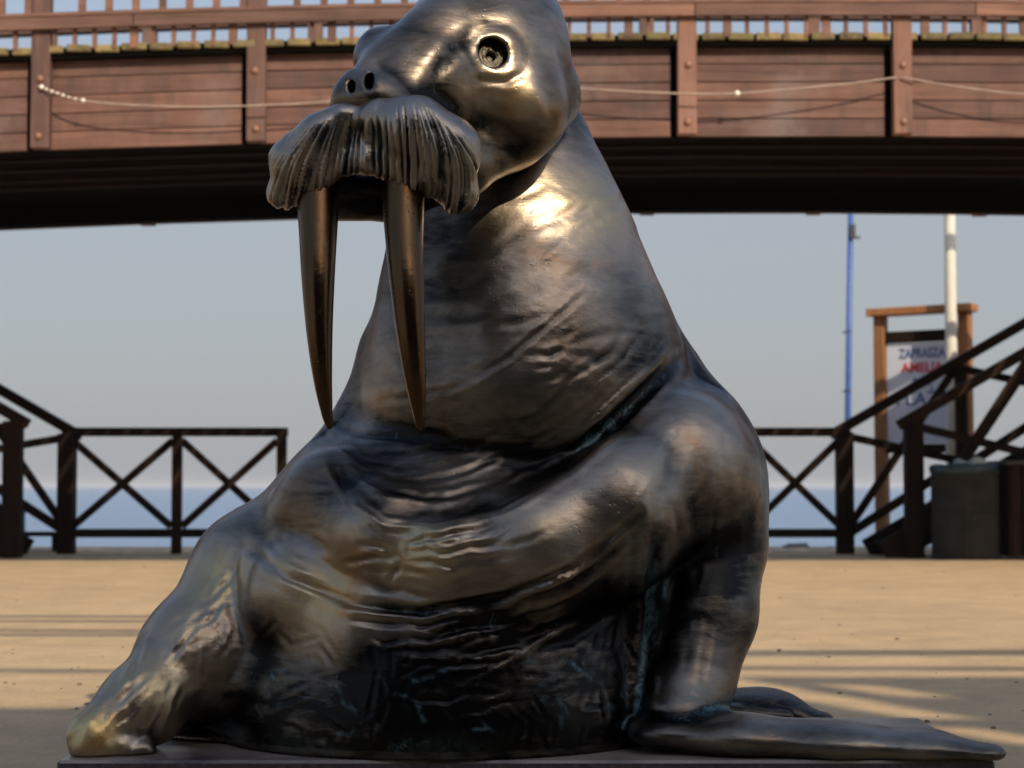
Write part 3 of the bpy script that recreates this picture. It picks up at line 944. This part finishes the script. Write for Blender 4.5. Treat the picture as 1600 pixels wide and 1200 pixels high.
def surface_nets(lo, hi, vox, fn=None):
    B = 8
    nb = np.ceil((np.array(hi) - lo) / (vox * B)).astype(int)
    n = nb * B
    V = np.ones(n, F32)
    bc = (np.stack(np.meshgrid(*[np.arange(k) for k in nb], indexing='ij'), -1).reshape(-1, 3))
    cen = lo + (bc + 0.5) * B * vox - 0.5 * vox
    dc = sdf_chunks(cen, fn=fn)
    near = np.abs(dc) < B * vox * 0.87 * 1.5 + .03
    V = np.repeat(np.repeat(np.repeat(np.where(dc < 0, -1, 1).reshape(nb).astype(F32), B, 0), B, 1), B, 2)
    loc = np.stack(np.meshgrid(*[np.arange(B)] * 3, indexing='ij'), -1).reshape(-1, 3)
    nbk = bc[near]
    ii = (nbk[:, None, :] * B + loc[None]).reshape(-1, 3)
    V[ii[:, 0], ii[:, 1], ii[:, 2]] = sdf_chunks(lo + ii * vox, fn=fn)
    Sg = V < 0
    c = np.zeros(np.array(n) - 1, np.uint8)
    offs = [(i, j, k) for i in (0, 1) for j in (0, 1) for k in (0, 1)]
    for i, j, k in offs:
        c += Sg[i:n[0] - 1 + i, j:n[1] - 1 + j, k:n[2] - 1 + k]
    act = (c > 0) & (c < 8)
    cells = np.argwhere(act)
    idx = np.full(act.shape, -1, np.int32)
    idx[act] = np.arange(len(cells))
    cv = {o: V[cells[:, 0] + o[0], cells[:, 1] + o[1], cells[:, 2] + o[2]] for o in offs}
    acc = np.zeros((len(cells), 3), np.float64); cnt = np.zeros(len(cells))
    for o in offs:
        for ax in range(3):
            if o[ax] == 0:
                o2 = list(o); o2[ax] = 1; o2 = tuple(o2)
                a, b = cv[o], cv[o2]
                m = (a < 0) != (b < 0)
                t = np.where(m, a / np.where(m, a - b, 1), 0)
                pt = np.tile(np.array(o, float), (len(cells), 1)); pt[:, ax] += t
                acc[m] += pt[m]; cnt[m] += 1
    verts = lo + (cells + acc / cnt[:, None]) * vox
    quads = []
    for ax in range(3):
        b1, b2 = [(1, 2), (2, 0), (0, 1)][ax]
        sl0 = [slice(1, n[q] - 1) for q in range(3)]; sl1 = list(sl0)
        sl0[ax] = slice(0, n[ax] - 1); sl1[ax] = slice(1, n[ax])
        s0, s1 = Sg[tuple(sl0)], Sg[tuple(sl1)]
        e = np.argwhere(s0 != s1)
        base = np.array([1, 1, 1]); base[ax] = 0
        g = e + base
        fl = s0[e[:, 0], e[:, 1], e[:, 2]]
        def gi(d1, d2):
            q = g.copy(); q[:, b1] -= d1; q[:, b2] -= d2
            return idx[q[:, 0], q[:, 1], q[:, 2]]
        q4 = np.stack([gi(1, 1), gi(0, 1), gi(0, 0), gi(1, 0)], 1)
        q4[~fl] = q4[~fl][:, ::-1]
        quads.append(q4)
    return verts.astype(F32), np.concatenate(quads)

def grad(p, e=0.002, fn=None):
    g = np.stack([sdf_chunks(p + np.array(d, F32) * e, fn=fn) - sdf_chunks(p - np.array(d, F32) * e, fn=fn) for d in ((1, 0, 0), (0, 1, 0), (0, 0, 1))], 1)
    return g / (np.linalg.norm(g, axis=1, keepdims=True) + 1e-9)

def vnoise(p, seed):
    """Smooth value noise, -1..1."""
    i = np.floor(p).astype(np.int64); f = p - i
    f = f * f * (3 - 2 * f)
    def hsh(a):
        h = (a[:, 0] * 374761393 + a[:, 1] * 668265263 + a[:, 2] * 2147483647 + seed * 1274126177) & 0xFFFFFFFF
        h = ((h ^ (h >> 13)) * 1274126177) & 0xFFFFFFFF
        return ((h ^ (h >> 16)) & 0xFFFF) / 32767.5 - 1
    out = 0
    for o in ((0, 0, 0), (1, 0, 0), (0, 1, 0), (1, 1, 0), (0, 0, 1), (1, 0, 1), (0, 1, 1), (1, 1, 1)):
        w = np.prod([f[:, q] if o[q] else 1 - f[:, q] for q in range(3)], axis=0)
        out = out + w * hsh(i + np.array(o))
    return out

VOX = 0.0065
lo = np.array([-1.12, 4.00, PT - 0.02]); hi = np.array([1.16, 5.95, 1.98])
verts, quads = surface_nets(lo, hi, VOX)
# settle the vertices on the surface
for _ in range(2):
    nrm = grad(verts)
    verts = verts - nrm * (sdf_chunks(verts) * 0.9)[:, None]
nrm = grad(verts)
top_w = np.clip((verts[:, 2] - PT - 0.004) / 0.02, 0, 1)

# front-view sculpting coordinates of every vertex (only to lay the tool strokes on the front of the figure)
SU = 800 + FOC * verts[:, 0] / verts[:, 1]
SVv = 760 - FOC * (verts[:, 2] - EYE) / verts[:, 1]
front = np.clip(-nrm[:, 1] * 2.2, 0, 1)

def seg_dist(u, v, poly):
    best = np.full(len(u), 1e9, F32); tt = np.zeros(len(u), F32)
    for i in range(len(poly) - 1):
        a = np.array(poly[i], float); b = np.array(poly[i + 1], float)
        ab = b - a
        h = np.clip(((u - a[0]) * ab[0] + (v - a[1]) * ab[1]) / (ab @ ab), 0, 1)
        d = np.hypot(u - a[0] - h * ab[0], v - a[1] - h * ab[1])
        m = d < best
        best[m] = d[m]; tt[m] = ((i + h) / (len(poly) - 1))[m]
    return best, tt
disp = np.zeros(len(verts), F32)
# broad hand-modelled lumps
disp += 0.0028 * vnoise(verts * 6.0, 1) + 0.0011 * vnoise(verts * 15.0, 2) + 0.0004 * vnoise(verts * 37.0, 4)
strk = np.zeros(len(verts), F32)
strk += 0.0004 * vnoise(verts @ np.array([[1, .3, .5], [-.2, 1, .1], [-.6, 0, 1]], F32) * np.array([18, 18, 70], F32), 3)
def groove(poly, depth, width, lip=0.5):
    """One drawn modelling stroke: a groove with a raised lip beside it."""
    us = [p[0] for p in poly]; vs_ = [p[1] for p in poly]
    w4 = width * 4
    m = (SU > min(us) - w4) & (SU < max(us) + w4) & (SVv > min(vs_) - w4) & (SVv < max(vs_) + w4) & (front > 0)
    j = np.nonzero(m)[0]
    if not len(j): return
    d, t = seg_dist(SU[j], SVv[j], poly)
    env = np.sin(np.pi * np.clip(t, 0.02, 0.98)) ** 0.6
    g = -np.exp(-(d / width) ** 2) + lip * np.exp(-((d - 1.9 * width) / (1.0 * width)) ** 2)
    strk[j] += (depth * env * g * front[j]).astype(F32)
C1 = [(505, 690), (545, 760), (600, 800), (680, 808), (780, 786), (890, 722), (990, 635), (1062, 560)]
C2 = [(380, 850), (450, 900), (550, 940), (660, 955), (790, 930), (900, 885), (1000, 800)]
def curve_shift(C, t0, t1, du, dv, wob):
    n = len(C) - 1
    out = []
    for k in range(6):
        s = (t0 + (t1 - t0) * k / 5) * n
        i = min(int(s), n - 1); f = s - i
        out.append((C[i][0] + (C[i + 1][0] - C[i][0]) * f + du + random.uniform(-wob, wob),
                    C[i][1] + (C[i + 1][1] - C[i][1]) * f + dv + random.uniform(-wob, wob)))
    return out
groove(C1, .008, 9, .45)
groove([(880, 726), (960, 655), (1020, 598), (1066, 552)], .017, 10, .35)
groove(C2, .010, 7, .4)
for _ in range(30):      # wrinkles above the neck fold
    t = random.uniform(0.05, 0.8); ln = random.uniform(.12, .34)
    s = random.expovariate(1 / 55.0)
    groove(curve_shift(C1, t, min(t + ln, 1), -s * .45, -s, 4), random.uniform(.0010, .0034), random.uniform(3.2, 5.5), .6)
for _ in range(16):      # just under it
    t = random.uniform(0.0, 0.55); ln = random.uniform(.10, .22)
    s = random.expovariate(1 / 22.0)
    groove(curve_shift(C1, t, t + ln, s * .1, s + 10, 4), random.uniform(.0010, .0028), random.uniform(3.2, 5), .6)
for _ in range(34):      # belly wrinkles below the second fold
    t = random.uniform(0.2, 0.82); ln = random.uniform(.10, .26)
    s = random.expovariate(1 / 45.0)
    groove(curve_shift(C2, t, min(t + ln, 1), s * .15, s + 6, 5), random.uniform(.0012, .0045), random.uniform(3.5, 6.5), .6)
for _ in range(14):      # above the second fold, left
    t = random.uniform(0.0, 0.5); ln = random.uniform(.12, .25)
    s = random.uniform(4, 90)
    groove(curve_shift(C2, t, t + ln, s * .4, -s, 6), random.uniform(.0010, .0028), random.uniform(4, 7), .6)
for a, b in (((620, 865), (560, 850)), ((625, 870), (540, 880)), ((640, 862), (700, 868)), ((645, 876), (712, 888)), ((640, 850), (690, 842)), ((630, 880), (610, 910))):
    groove([a, ((a[0] + b[0]) / 2, (a[1] + b[1]) / 2 - 5), b], .0045, 4.5, .7)      # star of puckers on the chest
for _ in range(34):      # long strokes over the throat
    u, v = random.uniform(660, 1000), random.uniform(290, 600); ln = random.uniform(30, 120)
    a = R(random.gauss(-24, 14))
    groove([(u, v), (u + ln * .5 * math.cos(a), v + ln * .5 * math.sin(a) + 4), (u + ln * math.cos(a), v + ln * math.sin(a))], random.uniform(.0005, .0016), random.uniform(5, 9), .8)
for u, v in ((852, 560), (866, 552), (880, 526), (842, 578)):
    groove([(u, v), (u + 14, v - 8)], .0030, 5, .6)
for _ in range(110):     # tool scratches low on the belly
    u, v = random.uniform(420, 1000), random.uniform(960, 1175); ln = random.uniform(14, 60)
    a = random.choice((R(random.gauss(55, 20)), R(random.gauss(-20, 25)), R(random.gauss(100, 15))))
    groove([(u, v), (u + ln * math.cos(a), v + ln * math.sin(a))], random.uniform(.0006, .0020), random.uniform(3.0, 4.5), .8)
for _ in range(70):      # along the left arm
    t = random.random()
    u, v = 400 - 250 * t + random.uniform(-60, 70), 880 + 260 * t + random.uniform(-50, 60); ln = random.uniform(25, 80)
    a = R(random.gauss(130, 14))
    groove([(u, v), (u + ln * math.cos(a), v + ln * math.sin(a))], random.uniform(.0008, .0022), random.uniform(3.5, 7), .8)
for _ in range(24):      # down the right arm and its web
    u, v = random.uniform(985, 1180), random.uniform(650, 1040); ln = random.uniform(40, 130)
    a = R(random.gauss(97, 8))
    groove([(u, v), (u + ln * math.cos(a), v + ln * math.sin(a))], random.uniform(.0004, .0013), random.uniform(4, 8), .7)
groove([(1028, 830), (1018, 900), (1008, 1000), (1000, 1090)], .009, 9, .5)
groove([(1066, 680), (1046, 730), (1024, 790)], .0035, 12, .6)
groove([(378, 840), (364, 880), (368, 950), (380, 1000)], .007, 9, .5)
groove([(676, 150), (682, 105), (712, 62), (765, 36), (830, 30)], .0045, 13, .5)     # arc over the eye
groove([(846, 110), (862, 150), (866, 190)], .003, 10, .6)
groove([(740, 118), (790, 124), (820, 108)], .004, 6, .6)                            # under the lower lid
disp = disp * top_w * 1.0 + strk * np.maximum(top_w, .3)
# hollows and ridges, for patina and worn metal
h = 0.02
lap = sum(sdf_chunks(verts + np.array(d, F32) * h) for d in ((1, 0, 0), (-1, 0, 0), (0, 1, 0), (0, -1, 0), (0, 0, 1), (0, 0, -1))) / 6
cav = np.clip(-lap / h * 4.0, -1, 1) - np.clip(strk / .005, -1, 1) * .22
cav = np.clip(cav, -1.2, 1.2)
sheen = np.zeros(len(verts), F32)  # sheen painted where sun and sky would reflect; shaded belly left dark
def painted_sheen(u, v, D, r, amt):
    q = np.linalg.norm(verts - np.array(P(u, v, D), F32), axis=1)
    np.maximum(sheen, amt * np.exp(-(q / r) ** 2), out=sheen)
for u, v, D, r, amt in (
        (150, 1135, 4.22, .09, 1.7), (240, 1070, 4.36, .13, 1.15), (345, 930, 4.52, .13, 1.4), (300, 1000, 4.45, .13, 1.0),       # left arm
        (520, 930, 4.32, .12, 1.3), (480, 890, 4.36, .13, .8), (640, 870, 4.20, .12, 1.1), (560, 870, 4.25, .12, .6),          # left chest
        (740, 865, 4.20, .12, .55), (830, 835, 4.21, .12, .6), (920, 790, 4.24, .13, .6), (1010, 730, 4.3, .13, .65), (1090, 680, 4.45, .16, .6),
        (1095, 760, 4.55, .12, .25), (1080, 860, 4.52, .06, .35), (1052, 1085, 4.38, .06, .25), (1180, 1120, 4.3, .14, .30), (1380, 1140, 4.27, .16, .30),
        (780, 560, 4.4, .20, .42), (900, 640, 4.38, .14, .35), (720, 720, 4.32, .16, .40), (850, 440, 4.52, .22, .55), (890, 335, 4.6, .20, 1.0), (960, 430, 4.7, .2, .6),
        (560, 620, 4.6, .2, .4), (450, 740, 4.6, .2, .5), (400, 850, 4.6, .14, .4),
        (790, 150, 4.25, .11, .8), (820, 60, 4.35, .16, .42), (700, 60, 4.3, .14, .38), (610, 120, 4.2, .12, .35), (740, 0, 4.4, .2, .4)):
    painted_sheen(u, v, D, r, amt)
ver = np.zeros(len(verts), F32)
def drip(poly, w, amt):
    us = [p[0] for p in poly]; vs_ = [p[1] for p in poly]
    j = np.nonzero((SU > min(us) - 25) & (SU < max(us) + 25) & (SVv > min(vs_) - 25) & (SVv < max(vs_) + 25) & (front > 0))[0]
    if len(j):
        d, _ = seg_dist(SU[j], SVv[j], poly)
        ver[j] = np.maximum(ver[j], amt * np.exp(-(d / w) ** 2) * front[j])
drip([(1026, 880), (1018, 940), (1008, 1010), (996, 1090), (985, 1150)], 4.5, .8)
drip([(1040, 850), (1036, 930)], 3.5, .45)
for _ in range(14):
    u, v = random.uniform(960, 1030), random.uniform(820, 1100)
    drip([(u, v), (u - random.uniform(2, 10), v + random.uniform(20, 70))], 3.5, random.uniform(.3, .7))
for _ in range(46):
    u, v = random.uniform(400, 1000), random.uniform(1030, 1180); ln = random.uniform(8, 40)
    an = random.choice((R(random.gauss(60, 25)), R(random.gauss(-15, 20))))
    drip([(u, v), (u + ln * math.cos(an), v + ln * math.sin(an))], random.uniform(2.0, 3.5), random.choice((.15, .25, .4, .7)))
for u, v, r_, am in ((1085, 1082, 40, .55), (1120, 1095, 30, .5), (1010, 1170, 40, .35), (1300, 1180, 60, .3), (1180, 1182, 60, .35), (1440, 1182, 60, .3), (700, 1180, 60, .25), (480, 1182, 60, .25)):
    q = np.hypot(SU - u, (SVv - v) * 2.2)
    ver = np.maximum(ver, am * np.exp(-(q / r_) ** 2) * (verts[:, 1] < 4.75))
verts = verts + nrm * disp[:, None]
verts[:, 2] = np.maximum(verts[:, 2], PT + 0.001)

def np_mesh(name, v, q, mat):
    me = bpy.data.meshes.new(name)
    me.vertices.add(len(v)); me.vertices.foreach_set('co', np.asarray(v, F32).ravel())
    me.loops.add(q.size); me.loops.foreach_set('vertex_index', q.ravel().astype(np.int32))
    me.polygons.add(len(q)); me.polygons.foreach_set('loop_start', np.arange(len(q), dtype=np.int32) * 4)
    me.polygons.foreach_set('use_smooth', np.ones(len(q), bool))
    me.update(calc_edges=True)
    me.materials.append(mat)
    return me
walrus = thing('walrus_statue', (0, 4.7, PT))
tag(walrus, 'large bronze walrus statue with long tusks and drooping moustache sitting on the plinth', 'statue')
WO = np.array([0, 4.7, PT], F32)
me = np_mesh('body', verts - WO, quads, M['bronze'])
for nm_, arr in (('cavity', cav), ('painted_sheen', sheen), ('verdigris', ver)):
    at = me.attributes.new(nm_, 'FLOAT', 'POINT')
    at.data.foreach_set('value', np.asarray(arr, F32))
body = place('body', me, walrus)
WOV = Vector(WO.tolist())

# tusks
def tusk(pts):
    ln = sag_line([P(u, v, D) for u, v, D, r in pts], 6)
    rs = [S(r, D) for u, v, D, r in pts]
    rr = [rs[min(int(i / 6), len(rs) - 2)] + (rs[min(int(i / 6), len(rs) - 2) + 1] - rs[min(int(i / 6), len(rs) - 2)]) * (i / 6 - min(int(i / 6), len(rs) - 2)) for i in range(len(ln))]
    mb = MB().tube([p - WOV for p in ln], rr, 20, up=(0, 1, 0.1))
    me = mb.mesh('tusk', M['tusk'], True)
    return place('tusk', me, walrus)
tusk([(496, 290, 4.18, 34), (497, 345, 4.15, 31.5), (497, 430, 4.10, 26.5), (499, 515, 4.08, 21), (504, 590, 4.08, 15), (510, 640, 4.09, 9.5), (514, 662, 4.095, 6.5), (515, 670, 4.097, 3)])
tusk([(630, 280, 4.14, 35), (631, 350, 4.10, 31.5), (635, 430, 4.05, 27.5), (641, 510, 4.03, 23.5), (648, 585, 4.03, 17.5), (654, 640, 4.04, 10.5), (656, 662, 4.045, 7.5), (657, 672, 4.047, 3.5)])

# eyes: a ringed bronze disc with a drilled pupil
def eye(c, ax, r):
    prof = [(r * 1.02, -.012), (r * .98, .002), (r * .80, .006), (r * .72, .001), (r * .60, .0045), (r * .50, .001), (r * .40, .003), (r * .30, -.004), (r * .22, -.016), (r * .05, -.02)]
    mb = MB().lathe(prof, 24)
    mb.v = [(x + random.uniform(-.0012, .0012), y + random.uniform(-.0012, .0012), z + random.uniform(-.0008, .0008)) for x, y, z in mb.v]
    o = mb.build('eye', M['eye'], walrus, c - WOV, smooth=True)
    o.rotation_euler = ax.to_track_quat('Z', 'Y').to_euler()
eye(EYE_C + EYE_AX * -0.011, EYE_AX, S(22.5, 4.26))

# moustache: two solid drooping lobes, combed with irregular chiselled grooves
lobes = [
    (CH([(594, 190, 4.105, 37), (648, 203, 4.09, 50), (694, 236, 4.10, 54)], .03), 0),
    (CH([(585, 252, 4.11, 23), (650, 270, 4.11, 28), (716, 304, 4.13, 26)], .03), .035),
    (CH([(700, 236, 4.10, 48), (722, 300, 4.125, 24)], .03), .035),
    (CH([(556, 184, 4.125, 19), (560, 250, 4.12, 20)], .03), .03),
    (CH([(536, 187, 4.12, 27), (502, 215, 4.13, 35), (463, 252, 4.16, 46)], .03), .018),
    (CH([(535, 254, 4.13, 20), (490, 272, 4.15, 27), (439, 302, 4.19, 25)], .03), .035),
]
def sdf_m(p):
    return union(lobes, np.asarray(p, F32))
mlo = np.array(P(390, 372, 4.0)) - np.array([0, 0.06, 0]); mhi = np.array([P(775, 200, 4.0).x, 4.34, P(600, 125, 4.0).z])
mv, mq = surface_nets(mlo, mhi, 0.0030, sdf_m)
for _ in range(2):
    mn = grad(mv, fn=sdf_m)
    mv = mv - mn * (sdf_m(mv) * .9)[:, None]
mn = grad(mv, fn=sdf_m)
random.seed(5)
def irregular(n):         # uneven spacing, so that strands bunch and part
    s = np.cumsum([random.uniform(.35, 1.65) for _ in range(n)])
    return (s - s[0]) / (s[-1] - s[0])
strands = []
def strand(top, bot, bow):
    w1, w2 = random.uniform(-2.5, 2.5), random.uniform(-1.5, 1.5)
    strands.append([(top[0] + (bot[0] - top[0]) * t + bow * math.sin(math.pi * t) + w1 * math.sin(4 * t + w2), top[1] + (bot[1] - top[1]) * t) for t in (0, .17, .34, .5, .67, .84, 1)])
for t in irregular(20):   # near side
    strand((582 + 124 * t ** .85, 176 - 30 * math.sin(math.pi * min(1, t * 1.1)) + 18 * t ** 2), (586 + 154 * t ** .95, 292 + 14 * t + 54 * max(0, t - .3)), 30 * t ** 1.8)
for t in irregular(5):    # middle
    strand((550 + 28 * t, 176), (540 + 40 * t, 285), -2)
for t in irregular(16):   # far side
    strand((548 - 66 * t, 166 + 24 * t), (528 - 112 * t ** .9, 294 + 40 * t), -20 * t)
MU = 800 + FOC * mv[:, 0] / mv[:, 1]
MVv = 760 - FOC * (mv[:, 2] - EYE) / mv[:, 1]
dd = np.stack([seg_dist(MU, MVv, s)[0] for s in strands], 1)
tt_ = np.stack([seg_dist(MU, MVv, s)[1] for s in strands], 1)
order = np.argsort(dd, 1)
ar = np.arange(len(mv))
i1, i2 = order[:, 0], order[:, 1]
gap = dd[ar, i2] - dd[ar, i1]
tv_ = tt_[ar, i1]
depth_pair = np.array([[random.choice((.25, .5, .8, 1.0, 1.3)) for _ in strands] for _ in strands])
dp = depth_pair[np.minimum(i1, i2), np.maximum(i1, i2)]
fade = np.clip((tv_ - 0.02) / 0.22, 0, 1) * np.clip(-mn[:, 1] * 1.6 + .55, 0, 1)
val = np.exp(-(gap / (2.6 + 2.2 * dp)) ** 2)
val = val * dp * (0.75 + 0.5 * vnoise(mv * 30, 8))
fine = vnoise(np.stack([dd[ar, i1] * .55 + i1 * 3.1, tv_ * 5 + i1 * 7.7, i1 * 1.3], 1), 9)
up_ = np.array([random.uniform(-.0025, .0035) for _ in strands])[i1]
md = fade * (-0.0085 * val + up_ + 0.0010 * fine) + 0.0012 * vnoise(mv * 45, 6)
low = np.clip((tv_ - .80) / .2, 0, 1)
mv2 = mv + mn * md[:, None]
ends = np.array([random.uniform(-.010, .006) for _ in strands])[i1]
mv2[:, 2] += low * ends * (1 - np.clip(val, 0, 1))
MO = P(590, 220, 4.1)
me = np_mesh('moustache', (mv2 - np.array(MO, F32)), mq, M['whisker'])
for nm_, arr in (('cavity', np.clip(val * fade * 1.6 - .25 - fine * .15, -1, 1.2)), ('painted_sheen', .55 * fade + .35 * (1 - fade)), ('verdigris', 0 * val)):
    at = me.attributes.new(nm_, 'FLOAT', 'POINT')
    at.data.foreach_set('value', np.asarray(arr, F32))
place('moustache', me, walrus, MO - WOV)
